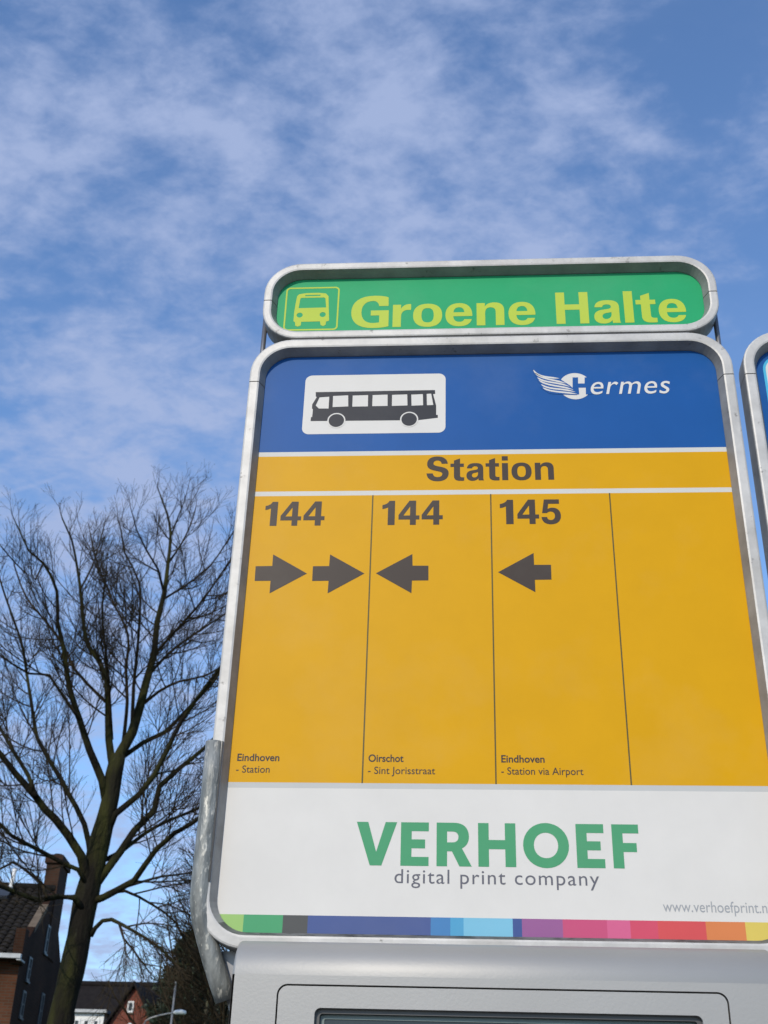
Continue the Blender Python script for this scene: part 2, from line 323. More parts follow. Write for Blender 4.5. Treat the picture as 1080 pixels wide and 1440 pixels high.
# ------------------------------------------------------------------ the framed signs
BD, BA, BC, BACK = .015, .0055, .0138, .019      # chamfer depth, chamfer width, front band width, depth behind panel
def path_rr(x0, x1, z0, z1, r, n=10):
    """list of (x, z, nx, nz) going clockwise from lower-left upwards: left side, top, right side, bottom"""
    out = []
    def arc(cx, cz, a0):
        for k in range(n+1):
            a = math.radians(a0-90*k/n); out.append((cx+r*math.cos(a), cz+r*math.sin(a), math.cos(a), math.sin(a)))
    arc(x0+r, z1-r, 180); arc(x1-r, z1-r, 90); arc(x1-r, z0+r, 0); arc(x0+r, z0+r, 270)
    return out
def frame_piece(pts, m, parent, bc=BC):
    prof = [(0,.001),(0,-.0012),(BA,-BD),(BA+.0022,-BD-.0006),(BA+bc-.0025,-BD-.0006),(BA+bc-.0007,-BD),(BA+bc,-BD+.002),(BA+bc,BACK-.002),(BA+bc-.002,BACK),(0,BACK)]
    vs, fs = [], []; n = len(prof)
    for (x, z, nx, nz) in pts:
        for (o_, y) in prof: vs.append((x+nx*o_, y, z+nz*o_))
    for i in range(len(pts)-1):
        for k in range(n):
            k2 = (k+1)%n; fs.append((i*n+k, i*n+k2, (i+1)*n+k2, (i+1)*n+k))
    fs.append(tuple(range(n))); fs.append(tuple((len(pts)-1)*n+k for k in range(n))[::-1])
    ob = mesh('frame_section', vs, fs, m, parent)
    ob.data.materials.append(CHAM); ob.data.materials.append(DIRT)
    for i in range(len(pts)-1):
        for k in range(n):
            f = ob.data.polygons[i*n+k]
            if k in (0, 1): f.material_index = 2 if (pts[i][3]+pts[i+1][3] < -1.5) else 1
            elif k in (6, 7, 8, 9): f.material_index = 1  # outer sides and back: shade of the sides put into a darker metal colour
    bm_fix(ob); return ob
def bm_fix(ob):
    import bmesh
    bm = bmesh.new(); bm.from_mesh(ob.data); bmesh.ops.recalc_face_normals(bm, faces=bm.faces); bm.to_mesh(ob.data); bm.free()
def framed(parent, x0, x1, z0, z1, r, zj, bc=BC):
    """x0.. are the panel opening; frame in two sections that meet at height zj on both sides"""
    p = path_rr(x0, x1, z0, z1, r); n = 11; g = .0007
    top = [(x0, zj+g, -1, 0)] + p[:2*n] + [(x1, zj+g, 1, 0)]
    bot = [(x1, zj-g, 1, 0)] + p[2*n:] + [(x0, zj-g, -1, 0)]
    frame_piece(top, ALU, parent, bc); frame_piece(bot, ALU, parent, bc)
    for xs in (x0, x1):       # dark sleeve that shows in the joint
        s = -1 if xs == x0 else 1
        a, b = sorted((xs+s*.001, xs+s*(BA+bc-.0006))); vs = []
        mesh('joint', [(xs+s*o_, y, zj+dz) for dz in (-.002,.002) for (o_, y) in ((.0004,0),(BA+.0003,-BD+.0004),(BA+bc-.001,-BD+.0002),(BA+bc-.0003,BACK-.001),(.0004,BACK-.001))],
             [(0,1,2,3,4),(9,8,7,6,5)]+[(k,(k+1)%5,5+(k+1)%5,5+k) for k in range(5)], DARK, parent)

X0, X1, Z0, Z1 = -.0032, .6023, 1.6925, 2.4546
sign = thing('bus_stop_sign', 'large aluminium framed bus stop sign with green header, blue band and yellow Station columns', 'bus stop sign', loc=(0,0,0))
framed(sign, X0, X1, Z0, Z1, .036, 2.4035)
backp = flat('back_panel', [rrect(X0-.003, X1+.003, Z0-.003, Z1+.003, .036)], .012, ALU, sign, ext=.004)
panel = flat('route_panel', [rrect(X0-.0045, X1+.0045, Z0-.0045, Z1+.0045, .034)], .004, P_STRIPE, sign, ext=.002)
def field(name, x0, x1, z0, z1, m, par, y=0.0005, label=None):
    o = mesh(name, [(x0,y,z0),(x1,y,z0),(x1,y,z1),(x0,y,z1)], [(0,1,2,3)], m, par)
    if label: o['label'] = label
    return o
XL, XR = X0-.0045, X1+.0045
field('blue_field', XL, XR, 2.300, Z1+.004, P_BLUE, panel)
field('stripe', XL, XR, 2.2932, 2.300, P_STRIPE, panel); field('stripe', XL, XR, 2.2330, 2.2398, P_STRIPE, panel)
field('yellow_field', XL, XR, 2.2398, 2.2932, P_YEL, panel, label='narrow yellow band with the word Station')
field('yellow_field', XL, XR, 1.8564, 2.2330, P_YEL, panel, label='tall yellow field divided in four columns')
field('grey_stripe', XL, XR, 1.8500, 1.8564, P_GREY, panel)
field('white_field', XL, XR, 1.7113, 1.8500, P_WHITE, panel)
strip = [(None,341.5,(160,203,105)),(None,397,(72,168,110)),(None,432.2,(88,88,86)),(None,605.6,(72,92,150)),(None,633.3,(60,132,190)),(None,651.9,(66,165,208)),(None,721.1,(118,195,222)),(None,734.1,(58,85,150)),
         (None,791.5,(160,88,150)),(None,853.8,(212,68,118)),(None,886.5,(225,88,138)),(None,925.2,(222,62,95)),(None,992.8,(226,68,70)),(None,1048.3,(230,128,52)),(None,1300,(228,200,70))]
xa = XL
for _, px, c in strip:
    xb = min(P0(px, 1303)[0], XR); field('colour_block', xa, xb, Z0-.004, 1.7113, printed('strip %d %d %d' % c, tuple((v*.8+sum(lin(c)[:3])/3*.12)*.9+.012 for v in lin(c)[:3])), panel, label=None); xa = xb
for pt, pb in ((525,508.5),(690.5,697),(858,887)):
    xc = (P0(pt,697)[0]+P0(pb,1101)[0])/2
    field('divider_line', xc-.0008, xc+.0008, 1.8564, 2.2330, P_LINE, panel, y=.0003)
Y1, Y2, Y3 = .0003, .00015, .0
capS = .0362
word('Station', [(599.8,630.9),(633.4,652.7),(655.8,680.2),(682.9,702.2),(705.9,714.4),(719.1,747.4),(752.1,778.6)], 658, 2.2536, capS, P_TXT, Y1, panel)
cN, zN = .0353, 2.1891
word('144', [(372.6,390),(394.8,423.8),(427,456.6)], 722, zN, cN, P_TXT, Y1, panel, 'line number 144 in the left column')
word('144', [(537.5,555.2),(560.5,589.8),(593,622.6)], 721, zN, cN, P_TXT, Y1, panel, 'line number 144 in the second column')
word('145', [(703,721.9),(727.4,757.8),(760.7,788.5)], 719, zN, cN, P_TXT, Y1, panel, 'line number 145')
def cpx(pts, ox, oy, s): return [P0(ox+x/s, oy+y/s) for x, y in pts]
def arrow(pts, ox, oy, s, lab): flat('arrow', [cpx(pts, ox, oy, s)], Y1, P_TXT, panel)['label'] = lab
arrow([(35,395),(122,393.5),(127,333),(304,433),(108,537),(113,471),(30,472)], 350, 690, 3.724, 'left arrow of the pair pointing right')
arrow([(335,395),(420,394),(425,333),(605,433),(412,537),(417,471),(331,472)], 350, 690, 3.724, 'second arrow pointing right')
arrow([(856,331),(857,392),(940,392),(940,469),(854,470),(851,536),(665,432)], 350, 690, 3.724, 'arrow pointing left in the second column')
arrow([(190,425),(192,470),(256,470),(258,526),(195,527),(197,574),(55,498)], 680, 620, 2.7, 'arrow pointing left under 145')
def tpx(body, pl, pr, pyb, xh, m, bold=0, shear=0, sp=1., lab=None):
    a = P0(pl, pyb); b = P0(pr, pyb); return text(body, a[0], b[0], (a[1]+b[1])/2, xh, m, Y1, panel, bold, shear, sp, lab)
for body, pl, pr, yb, bold in (('Eindhoven',333.3,392.6,1069.8,.019),('- Station',331.6,378.9,1086.3,.004),('Oirschot',518,567.4,1071,.019),('- Sint Jorisstraat',517.3,611.9,1088.3,.004),('Eindhoven',705,766,1072,.019),('- Station via Airport',705,820.7,1089.3,.004)):
    tpx(body, pl, pr, yb, .0054, P_TXT, bold)
word('VERKOEF', [(500.6,557.8),(563.5,602.8),(613.9,663.2),(672.5,725.3),(735.6,800.1),(810.5,849.7),(861.2,899)], 1188, 1.7650, .0475, P_LOGO, Y1, panel)
tpx('digital print company', 554.5, 843, 1243.6, .0098, P_TXT2, .0, 0, 1.12)
tpx('www.verhoefprint.nl', 933, 1083.5, 1283, .0073, P_PALE, .0)
# white plate with the black bus
plate = flat('bus_plate', [rrect(.0520, .2425, 2.3276, 2.4233, .0095)], Y1, P_WHITE, panel)
bus = [(312,634),(815,625),(816,641),(807,642),(820,690),(820,730),(827,730),(827,742),(745,752),(290,756),(292,740),(297,738),(300,706),(296,703),(297,686),(316,655),(312,652)]
wins = [[(328,656),(369,653),(366,703),(325,703),(312,690)],[(385,650),(449,647),(449,694),(383,697)],[(468,648),(533,646),(532,694),(466,695)],[(552,646),(615,644),(615,692),(550,693)],[(634,645),(698,643),(699,690),(633,692)],[(715,644),(764,642),(765,689),(716,691)],[(780,641),(799,640),(808,688),(781,689)]]
flat('bus_pictogram', [cpx(c, 340, 340, 3) for c in [bus]+wins], Y2, P_BUS, panel)
for wx, wy in ((399,754),(706,749)):
    c = P0(340+wx/3, 340+wy/3); flat('wheel_ring', [circ(c[0], c[1], .0121)], Y3, P_WHITE, panel); flat('wheel_disc', [circ(c[0], c[1], .0103)], Y3-.00015, P_BUS, panel)
# winged emblem
def c6(pts): return cpx(pts, 740, 500, 4.909)
cc = P0(740+338/4.909, 500+210/4.909); rr = (P0(740+445/4.909, 540)[0]-P0(740+222/4.909, 540)[0])/2
flat('emblem_disc', [circ(cc[0], cc[1], rr, 40)], Y1, P_WHITE, panel)
flat('emblem_letter', [c6([(320,150),(358,150),(358,192),(403,192),(403,150),(455,150),(462,200),(455,268),(412,268),(411,221),(362,221),(366,268),(320,268)])], Y2, P_BLUE, panel)
def feather(pts, w0, w1, nx=12, grow=0):
    def bez(t): 
        a, b, c, d = (1-t)**3, 3*t*(1-t)**2, 3*t*t*(1-t), t**3
        return (a*pts[0][0]+b*pts[1][0]+c*pts[2][0]+d*pts[3][0], a*pts[0][1]+b*pts[1][1]+c*pts[2][1]+d*pts[3][1])
    up, dn = [], []
    for k in range(nx+1):
        t = k/nx; p = bez(t); q = bez(min(t+.01,1)); o = bez(max(t-.01,0)); dx, dy = q[0]-o[0], q[1]-o[1]; l = math.hypot(dx,dy) or 1
        wd = (w0+(w1-w0)*t)*(min(1, math.sin(math.pi*min(t*3+.12,.5)))*min(1,(1-t)*5+.15))/2 + grow
        up.append((p[0]+dy/l*wd, p[1]-dx/l*wd)); dn.append((p[0]-dy/l*wd, p[1]+dx/l*wd))
    return up + dn[::-1]
fe = [[(50,100),(75,148),(150,150),(228,158)],[(62,122),(105,165),(190,165),(272,192)],[(78,152),(120,190),(210,180),(300,214)],[(88,170),(140,212),(230,205),(325,236)],[(104,200),(160,240),(240,222),(338,252)],[(116,222),(160,254),(250,248),(350,266)]]
flat('wing_outline', [c6([(45,92),(70,92),(130,134),(205,144),(228,158),(300,205),(345,245),(352,272),(240,268),(160,262),(100,222),(98,195),(72,165),(72,150),(50,118)])], Y3, P_BLUE, panel)
for f in fe: flat('wing_feather', [c6(feather(f, 10, 11))], Y3-.00015, P_WHITE, panel)
a = P0(740+447/4.909, 500+264/4.909); b = P0(740+1000/4.909, 500+262/4.909)
text('ermes', a[0], b[0], (a[1]+b[1])/2, .0172*1.13, P_WHITE, Y3, panel, .0, .22, 1.05)

# header
HX0, HX1, HZ0, HZ1 = .0039, .5977, 2.4932, 2.5925
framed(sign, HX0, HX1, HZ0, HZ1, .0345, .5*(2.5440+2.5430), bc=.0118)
hp = flat('header_panel', [rrect(HX0-.0045, HX1+.0045, HZ0-.0045, HZ1+.0045, .033)], .0025, P_GREEN, sign, ext=.002)
flat('header_back', [rrect(HX0-.003, HX1+.003, HZ0-.003, HZ1+.003, .0345)], .012, ALU, sign, ext=.004)
zH, cH = 2.5043, .0553
word('Groene', [(494.1,546.8),(552.5,578),(581,621.8),(626.4,664.1),(670.2,709),(714.9,752.7)], 436, zH, cH, P_LIME, Y1, hp)
word('Halte', [(781.7,827.4),(834.9,871.6),(877.6,890.4),(894.5,923),(926,964.4)], 433, zH, cH, P_LIME, Y1, hp)
def c4(pts): return cpx(pts, 380, 380, 4.909)
o1 = c4([(112,120),(483,113),(462,408),(88,420)]); xs = sorted(p[0] for p in o1); zs = sorted(p[1] for p in o1)
qx0, qx1, qz0, qz1 = (xs[0]+xs[1])/2, (xs[2]+xs[3])/2, (zs[0]+zs[1])/2, (zs[2]+zs[3])/2
flat('pictogram_border', [rrect(qx0, qx1, qz0, qz1, .0065), rrect(qx0+.0022, qx1-.0022, qz0+.0024, qz1-.0024, .0045)], Y1, P_LIME, hp)
hb = [(186,178),(200,165),(250,157),(340,155),(385,160),(402,178),(406,345),(398,350),(386,352),(381,376),(365,384),(348,378),(343,352),(214,355),(210,380),(190,388),(172,382),(172,360),(160,350),(165,290),(176,225)]
hl1 = P0(380+203/4.909, 380+309/4.909); hl2 = P0(380+362/4.909, 380+305/4.909)
flat('bus_front_pictogram', [c4(hb), c4([(208,196),(216,190),(370,187),(381,192),(386,256),(196,261)]), c4([(244,171),(347,168),(347,176),(240,179)]), circ(*hl1, .0044, 16), circ(*hl2, .0044, 16)], Y1, P_LIME, hp)
box('gap_shade_strip', .03, .57, -.0140, .016, 2.4736, 2.4764, DARK, sign)  # dark strip added as painted shade in the gap below the header
# rods that carry the header, seen between the two frames at both ends
tube('header_rod', [(-.0135,.012,2.36),(-.0135,.012,2.56)], .0035, STEEL, sign)
tube('header_rod', [(.6135,.012,2.36),(.6135,.012,2.56)], .0035, STEEL, sign)

# bent galvanised carrier tubes, clamped round the sides of the frame
def carrier(parent, mirror=False, dx=0.):
    pts = [(-.0206,-.0105,1.899),(-.0198,-.0105,1.853),(-.0196,-.0105,1.80),(-.0200,-.0105,1.755),(-.0200,-.010,1.737),(-.0196,-.009,1.722),(-.0165,-.008,1.705),(-.0092,-.004,1.684),(-.001,.002,1.662),(.0075,.007,1.641),(.013,.011,1.626)]
    if mirror: pts = [(.5991-x, y, z) for x, y, z in pts]
    rad = [.0104,.0106,.0108,.0109,.0110,.0108,.0108,.0110,.0112,.0112,.0104]
    o = tube('carrier_tube', [(x+dx, y, z) for x, y, z in pts], rad, GALV, parent, n=24)
    x = -.0105 if not mirror else .5991+.0105
    box('tube_slot', x+dx-.0002, x+dx+.0014, -.0172, -.0150, 1.742, 1.8985, DARK, parent)
    return o
carrier(sign); carrier(sign, True)
# gusset plates and crossbar under the frame, then the post down to the pavement
def under(parent, dx=0.):
    for s in (0, 1):
        q = [(.003,1.6755),(.06,1.6755),(.06,1.60),(.024,1.60),(.012,1.632)]
        if s: q = [(.5991-x, z) for x, z in q][::-1]
        flat('gusset_plate', [[(x+dx, z) for x, z in q]], .016, STEEL, parent, ext=.002)
    box('crossbar', .02+dx, .58+dx, .0185, .055, 1.605, 1.655, STEEL, parent, .003)
    for x in (.12, .48): tube('post', [(x+dx,.085,-.1),(x+dx,.085,1.70)], .030, GALV, parent, n=20)
under(sign)

# ------------------------------------------------------------------ timetable case
case = thing('timetable_case', 'silver painted timetable case with rounded top below the white advert panel', 'display case', loc=(.3,-.02,.75))
cx0, cx1, yf, rc, zf = .031, .570, -.0575, .038, 1.6420
def PT(x, y, z): return (x-.3, y+.02, z-.75)
prof = [(yf,.82),(yf,zf)] + [(yf+rc*(1-math.cos(math.radians(a))), zf+rc*math.sin(math.radians(a))) for a in range(6,91,6)] + [(-.0172,zf+rc-.0005),(-.0168,1.668),(.060,1.664),(.062,.82)]
def shell(x0, x1, f0, f1):
    """body: side walls, curved top and back; the front face is separate so that the door sits in its opening"""
    vs, fs = [], []; n = len(prof); e = .003
    secs = [(x0, 1), (x0+e*.35, .3), (x0+e, 0), (x1-e, 0), (x1-e*.35, .3), (x1, 1)]
    for x, k in secs:
        for (y, z) in prof:
            cyy, czz = 0., 1.3; s = e*k
            yy = y + (s if y < 0 else -s); zt = z - (s if z > zf else 0)
            vs.append(PT(x, yy, zt))
    for i in range(len(secs)-1):
        for k in range(1, n): 
            k2 = (k+1)%n; fs.append((i*n+k, i*n+k2, (i+1)*n+k2, (i+1)*n+k))
    fs.append(tuple(range(n))); fs.append(tuple((len(secs)-1)*n+k for k in range(n))[::-1])
    o = mesh('case_body', vs, fs, SILV, case); bm_fix(o)
    for p in o.data.polygons: p.use_smooth = True
    o.data.set_sharp_from_angle(angle=math.radians(40))
    return o
shell(cx0, cx1, .82, zf)
def cflat(name, cts, y, m, ext): 
    o = flat(name, cts, y, m, case, ext); o.location = (-.3, .02, -.75); return o
dx0, dx1, dz1 = .0788, .5190, 1.6325
cflat('front_surround', [[(cx0+.0028,.822),(cx1-.0028,.822),(cx1-.0028,zf),(cx0+.0028,zf)], rrect(dx0-.0011, dx1+.0011, .86, dz1+.0011, .0105)], yf+.003, SILV, .003)
cflat('case_lining', [[(cx0+.005,.83),(cx1-.005,.83),(cx1-.005,zf-.003),(cx0+.005,zf-.003)]], yf+.022, DARK, .002)
wx0, wx1, wz1 = .1165, .4935, 1.6118
do = cflat('door', [rrect(dx0+.0007, dx1-.0007, .862, dz1-.0007, .0092), rrect(wx0, wx1, .90, wz1, .006)], yf+.0026, SILV, .003)
bv = do.modifiers.new('b', 'BEVEL'); bv.width = .0016; bv.segments = 2; bv.limit_method = 'ANGLE'
cflat('window_seal', [rrect(wx0-.0001, wx1+.0001, .899, wz1+.0001, .0061), rrect(wx0+.0045, wx1-.0045, .905, wz1-.0045, .003)], yf+.0085, BEZ, .0028)
cflat('window_pane', [rrect(wx0+.002, wx1-.002, .903, wz1-.002, .003)], yf+.0145, GLASS, .001)
cflat('poster', [rrect(wx0+.0047, wx1-.0047, .906, wz1-.0046, .002), rrect(wx0+.0088, wx1-.0088, .92, wz1-.0088, .0015)], yf+.0125, TEAL, .0008)

# ------------------------------------------------------------------ neighbouring sign, cut by the right edge of the picture
DX = .6578
nb = thing('bus_stop_sign', 'partly visible aluminium framed sign with pale plate, cut off by the right edge', 'bus stop sign', loc=(DX, 0, 0))
nbf = sign  # same pattern of parts
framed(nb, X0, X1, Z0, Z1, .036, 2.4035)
flat('back_panel', [rrect(X0-.003, X1+.003, Z0-.003, Z1+.003, .036)], .012, ALU, nb, ext=.004)
np_ = flat('route_panel', [rrect(X0-.0045, X1+.0045, Z0-.0045, Z1+.0045, .034)], .004, P_STRIPE, nb, ext=.002)
field('blue_field', XL, XR, 2.10, Z1+.004, P_BLUE, np_)
flat('cyan_plate', [rrect(.006, .59, 2.26, 2.443, .022)], Y1, P_CYAN, np_)
flat('pale_plate', [rrect(.0095, .586, 2.264, 2.4395, .019)], Y2, P_WHITE, np_)
field('yellow_field', XL, XR, 1.8564, 2.0930, P_YEL, np_); field('stripe', XL, XR, 2.0930, 2.10, P_STRIPE, np_)
field('white_field', XL, XR, Z0-.004, 1.8564, P_WHITE, np_)
carrier(nb); carrier(nb, True); under(nb)

# ------------------------------------------------------------------ trees
rnd = random.Random(7)
def rvec():
    while True:
        v = Vector((rnd.uniform(-1,1), rnd.uniform(-1,1), rnd.uniform(-1,1)))
        if .05 < v.length < 1: return v.normalized()
class Acc:
    def __init__(s): s.v = []; s.f = []
    def add(s, pts, rad, n):
        b = len(s.v); vs, fs = tube_data(pts, rad, n, False); s.v += vs; s.f += [tuple(i+b for i in f) for f in fs]
def resample(pts, rad, step):
    """Catmull-Rom through the traced points"""
    P, R = [], []; n = len(pts)
    for i in range(n-1):
        p0, p1, p2, p3 = pts[max(i-1,0)], pts[i], pts[i+1], pts[min(i+2,n-1)]
        k = max(1, int((p2-p1).length/step))
        for j in range(k):
            t = j/k; P.append(.5*((2*p1)+(p2-p0)*t+(2*p0-5*p1+4*p2-p3)*t*t+(3*p1-p0-3*p2+p3)*t**3)); R.append(rad[i]+(rad[i+1]-rad[i])*t)
    P.append(pts[-1]); R.append(rad[-1]); return P, R
def wander(p, d, length, r0, r1, nseg, up, jit):
    pts, rad = [p.copy()], [r0]; d = d.normalized()
    for i in range(nseg):
        d = (d + rvec()*jit + Vector((0,0,up))).normalized(); p = p + d*(length/nseg); pts.append(p.copy()); rad.append(r0+(r1-r0)*(i+1)/nseg)
    return pts, rad
def side(tg, ang):
    a = tg.cross(rvec()); a.normalize(); return tg*math.cos(ang) + a*math.sin(ang)
def sprout(acc, pts, rad, level, maxlen, dens=1., r_tw=.0035, up=.10):
    """branches along a polyline, recursive"""
    seg = [0.]
    for i in range(1, len(pts)): seg.append(seg[-1]+(pts[i]-pts[i-1]).length)
    tot = seg[-1]
    step = {1:.25, 2:.135, 3:.10}[level]/dens
    s = (.18*tot if level == 1 else .12*tot) + rnd.random()*step
    while s < tot:
        i = max(k for k in range(len(seg)) if seg[k] <= s); i = min(i, len(pts)-2)
        t = (s-seg[i])/max(seg[i+1]-seg[i], 1e-6); p = pts[i].lerp(pts[i+1], t); tg = (pts[i+1]-pts[i]).normalized(); r = rad[i]
        fr = 1 - s/tot
        ln = maxlen*((.22+.78*fr) if level == 1 else (.35+.65*fr))*rnd.uniform(.6,1.15)
        d = side(tg, math.radians(rnd.uniform(26,62) if level == 1 else rnd.uniform(22,48)))
        if level < 3: r0 = min(r*.6, {1:.0135,2:.0065}[level]*(.6+.5*fr))
        else: r0 = min(r*.7, r_tw*1.2)
        q, qr = wander(p, d, ln, r0, max(r0*.35, r_tw*.7), {1:7,2:5,3:3}[level], up if level < 3 else up*.6, .095)
        acc.add(q, qr, 4 if level == 1 else 3)
        if level < 3: sprout(acc, q, qr, level+1, {1:.80,2:.40}[level]*min(1, ln/{1:1.5,2:.6}[level]+.25), dens, r_tw, up)
        s += step*rnd.uniform(.6,1.4)

TY = 15.2         # distance of the big tree
def limb3(tr, y0, y1, w0, w1):
    n = len(tr); pts = []; rad = []; ln = [0.]
    for i in range(1, n): ln.append(ln[-1]+math.hypot(tr[i][0]-tr[i-1][0], tr[i][1]-tr[i-1][1]))
    for i, (px, py) in enumerate(tr):
        t = ln[i]/ln[-1]; Y = TY + y0+(y1-y0)*t**1.15; p = at(px, py, Y); dist = (p-CP).dot(FWD)
        pts.append(p); rad.append((w0+(w1-w0)*t**.8)*dist/FPX/2)
    return resample(pts, rad, .22)
trunk_tr = [(78,1470),(88,1420),(100,1370),(111,1318),(120,1268),(131,1225),(141,1180),(149,1150),(156,1120),(160,1090),(166,1062)]
base = at(78, 1470, TY)
tree = thing('bare_tree', 'tall leafless tree with mossy trunk and fine branching crown left of the main sign', 'tree', loc=(base.x-.25, TY, -.12))
def place(o): o.parent = tree; o.matrix_parent_inverse = Matrix.Translation(-tree.location); return o
tp, trd = [], []
for i, (px, py) in enumerate(trunk_tr):
    p = at(px, py, TY); tp.append(p); w_ = [37,36.5,35,33.5,32,31,29,27,25,23,20][i]; trd.append(w_*(p-CP).dot(FWD)/FPX/2)
tp = [Vector((base.x-.42, TY, -.2)), Vector((base.x-.30, TY, .9))] + tp; trd = [.26, .19] + trd
tpp, trr = resample(tp, trd, .2)
trr = [r*(1+.05*math.sin(i*1.7)+.04*math.sin(i*.63)) for i, r in enumerate(trr)]
vs, fs = tube_data(tpp, trr, 18); tk = place(mesh('trunk', vs, fs, BARK, None, True))
limbs = [  # traced pixel polyline, y offsets start/end, pixel widths start/end
 ([(163,1075),(170,1059),(186,1030),(197,994),(206,958),(217,918),(221,875),(231,835),(236,795),(240,752),(235,722),(226,698)],0,.6,17,2.2),
 ([(160,1085),(153,1040),(152,990),(150,958),(140,930),(123,907),(116,862),(112,820),(101,759),(88,730)],0,-.8,12,2),
 ([(150,1130),(144,1098),(126,1055),(112,1012),(97,965),(90,914),(81,875),(80,831),(61,792),(40,774),(25,741)],0,-1.6,13,2),
 ([(112,1012),(87,976),(69,949),(40,947),(0,922),(-40,900)],-.6,-2.2,5,2),
 ([(132,1262),(122,1236),(114,1203),(96,1175),(78,1152),(63,1138),(50,1120),(22,1088),(0,1060),(-35,1010),(-60,950)],0,-1.8,15,5),
 ([(131,1225),(119,1160),(96,1116),(87,1098),(65,1062),(52,1037),(45,994),(38,950),(31,907),(14,857),(4,828),(-10,780)],0,1.6,9,2),
 ([(50,1120),(40,1091),(22,1062),(0,1023),(-25,975)],-.8,.5,7,3),
 ([(128,1268),(145,1262),(164,1252),(189,1238),(202,1219),(220,1194),(246,1171),(268,1159),(300,1135),(340,1090)],0,-1.3,11,4),
 ([(138,1240),(151,1222),(170,1197),(189,1168),(217,1140),(224,1106),(253,1080),(290,1050),(330,1010)],0,.9,13,4),
 ([(146,1210),(170,1198),(205,1171),(239,1153),(264,1143),(310,1120)],.1,2.2,7,3),
 ([(152,1170),(162,1145),(195,1118),(217,1090),(235,1055),(256,1012),(285,972),(310,938),(345,900)],0,-.8,10,4),
 ([(162,1085),(173,1064),(202,1044),(231,1030),(267,994),(300,958),(335,905)],0,1.6,8,3),
 ([(197,994),(224,972),(253,958),(289,950),(330,925)],.2,-1.2,5,2),
 ([(209,950),(217,940),(245,912),(282,886),(318,862),(350,840)],.2,1.7,5,2),
 ([(218,920),(245,889),(278,853),(307,813),(335,770)],.3,-1,5,2),
 ([(224,865),(231,842),(260,824),(296,795),(330,745)],.4,1.2,4,1.6),
 ([(157,1040),(155,1001),(152,947),(146,893),(144,850),(150,800)],0,-1.9,5.5,2),
 ([(172,1058),(179,987),(177,940),(180,893),(157,842),(137,792),(128,755)],.1,1.3,6,2),
 ([(186,1025),(188,965),(195,893),(196,820),(175,777),(170,745)],.1,-1.5,6,2),
 ([(152,990),(123,962),(104,940),(88,905),(65,875),(36,838),(20,795)],0,.8,5,2),
 ([(123,1246),(110,1223),(91,1215),(63,1200),(38,1187),(16,1175),(0,1159),(-30,1130)],-.1,-1.4,7,4.5),
 ([(118,1280),(104,1262),(80,1261),(54,1266),(30,1258),(0,1246),(-30,1235)],-.1,-1.7,10,4.5),
 ([(66,1262),(60,1245),(46,1232),(35,1223),(19,1212),(0,1222)],-.7,-.4,5,3),
 ([(128,1316),(134,1305),(144,1295),(157,1293),(189,1310),(220,1329),(245,1352)],0,-.8,7,2.5),
 ([(168,1300),(174,1320),(189,1338),(206,1362)],-.2,.2,4,2),
 ([(150,1256),(176,1253),(214,1272),(246,1296),(262,1325)],-.1,1.1,5,2),
 ([(176,1247),(200,1240),(230,1232),(264,1228),(300,1215)],-.1,1.8,4.5,2),
 ([(231,835),(222,800),(205,772),(192,745),(187,725)],.4,-.9,4,1.6),
 ([(238,790),(255,765),(268,738),(275,715)],.5,1.4,3.4,1.5),
 ([(240,755),(250,728),(258,708),(262,695)],.6,.2,2.6,1.2),
 ([(61,792),(50,815),(20,790),(-5,760)],-1,-2,3,1.5),
 ([(112,830),(128,800),(140,765),(146,740)],-.6,.6,3,1.5),
]
tw = Acc()
for k, (tr, a, b, w0, w1) in enumerate(limbs):
    P, R = limb3(tr, a, b, w0, w1)
    # let the far end run out into a fine tip
    tip, tr_ = wander(P[-1], (P[-1]-P[-3]), .30, R[-1]*.8, .004, 5, .12, .1)
    P2 = P + tip[1:]; R2 = R + tr_[1:]
    vs, fs = tube_data(P2, R2, 9); place(mesh('limb', vs, fs, BARK if w0 > 6 else TWIG, None, True))
    droop = k in (23, 24, 25)
    sprout(tw, P2, R2, 1, 1.75 if w0 > 4.5 else 1.35, 1.3, .0028, -.05 if droop else .11)
tws = mesh('twigs', tw.v, tw.f, TWIG); place(tws); tws['kind'] = 'stuff'
print('tree faces', len(tw.f))

def bare_tree(px, Y, H, r, label, f0=.32, name='bare_tree', dens=.8, tw_r=.006, nl=14, spread=.6, mats=(BARK2, TWIG), ml=1.5):
    b = at(px, 1430, Y); x = b.x
    t = thing(name, label, 'tree', 'trees behind the sign', loc=(x, Y, -.12))
    pts, rad = wander(Vector((0,0,0)), Vector((.02,0,1)), H*.85, r, r*.15, 12, .3, .05)
    vs, fs = tube_data(pts, rad, 9); mesh('trunk', vs, fs, mats[0], t, True)
    ac = Acc()
    for i in range(nl):
        f = f0+(.94-f0)*(i/nl); k = f*12; j = int(k); p = pts[j].lerp(pts[min(j+1,12)], k-j)
        ang = i*2.4+rnd.random(); el = rnd.uniform(.25,1.0)
        d = Vector((math.cos(ang), math.sin(ang), el)); q, qr = wander(p, d, H*spread*(1.05-f)*rnd.uniform(.8,1.1)+.5, r*.42*(1.1-f), .012, 9, .09, .12)
        vs, fs = tube_data(q, qr, 6); mesh('limb', vs, fs, mats[1], t, True)
        sprout(ac, q, qr, 1, ml, dens, tw_r, .06)
    o = mesh('twigs', ac.v, ac.f, mats[1], t); o['kind'] = 'stuff'
    return t
bare_tree(313, 23, 9.4, .13, 'thin leafless tree with mossy trunk close beside the silver case', f0=.36, nl=44, spread=.46, dens=1.1, ml=1.5, tw_r=.006)
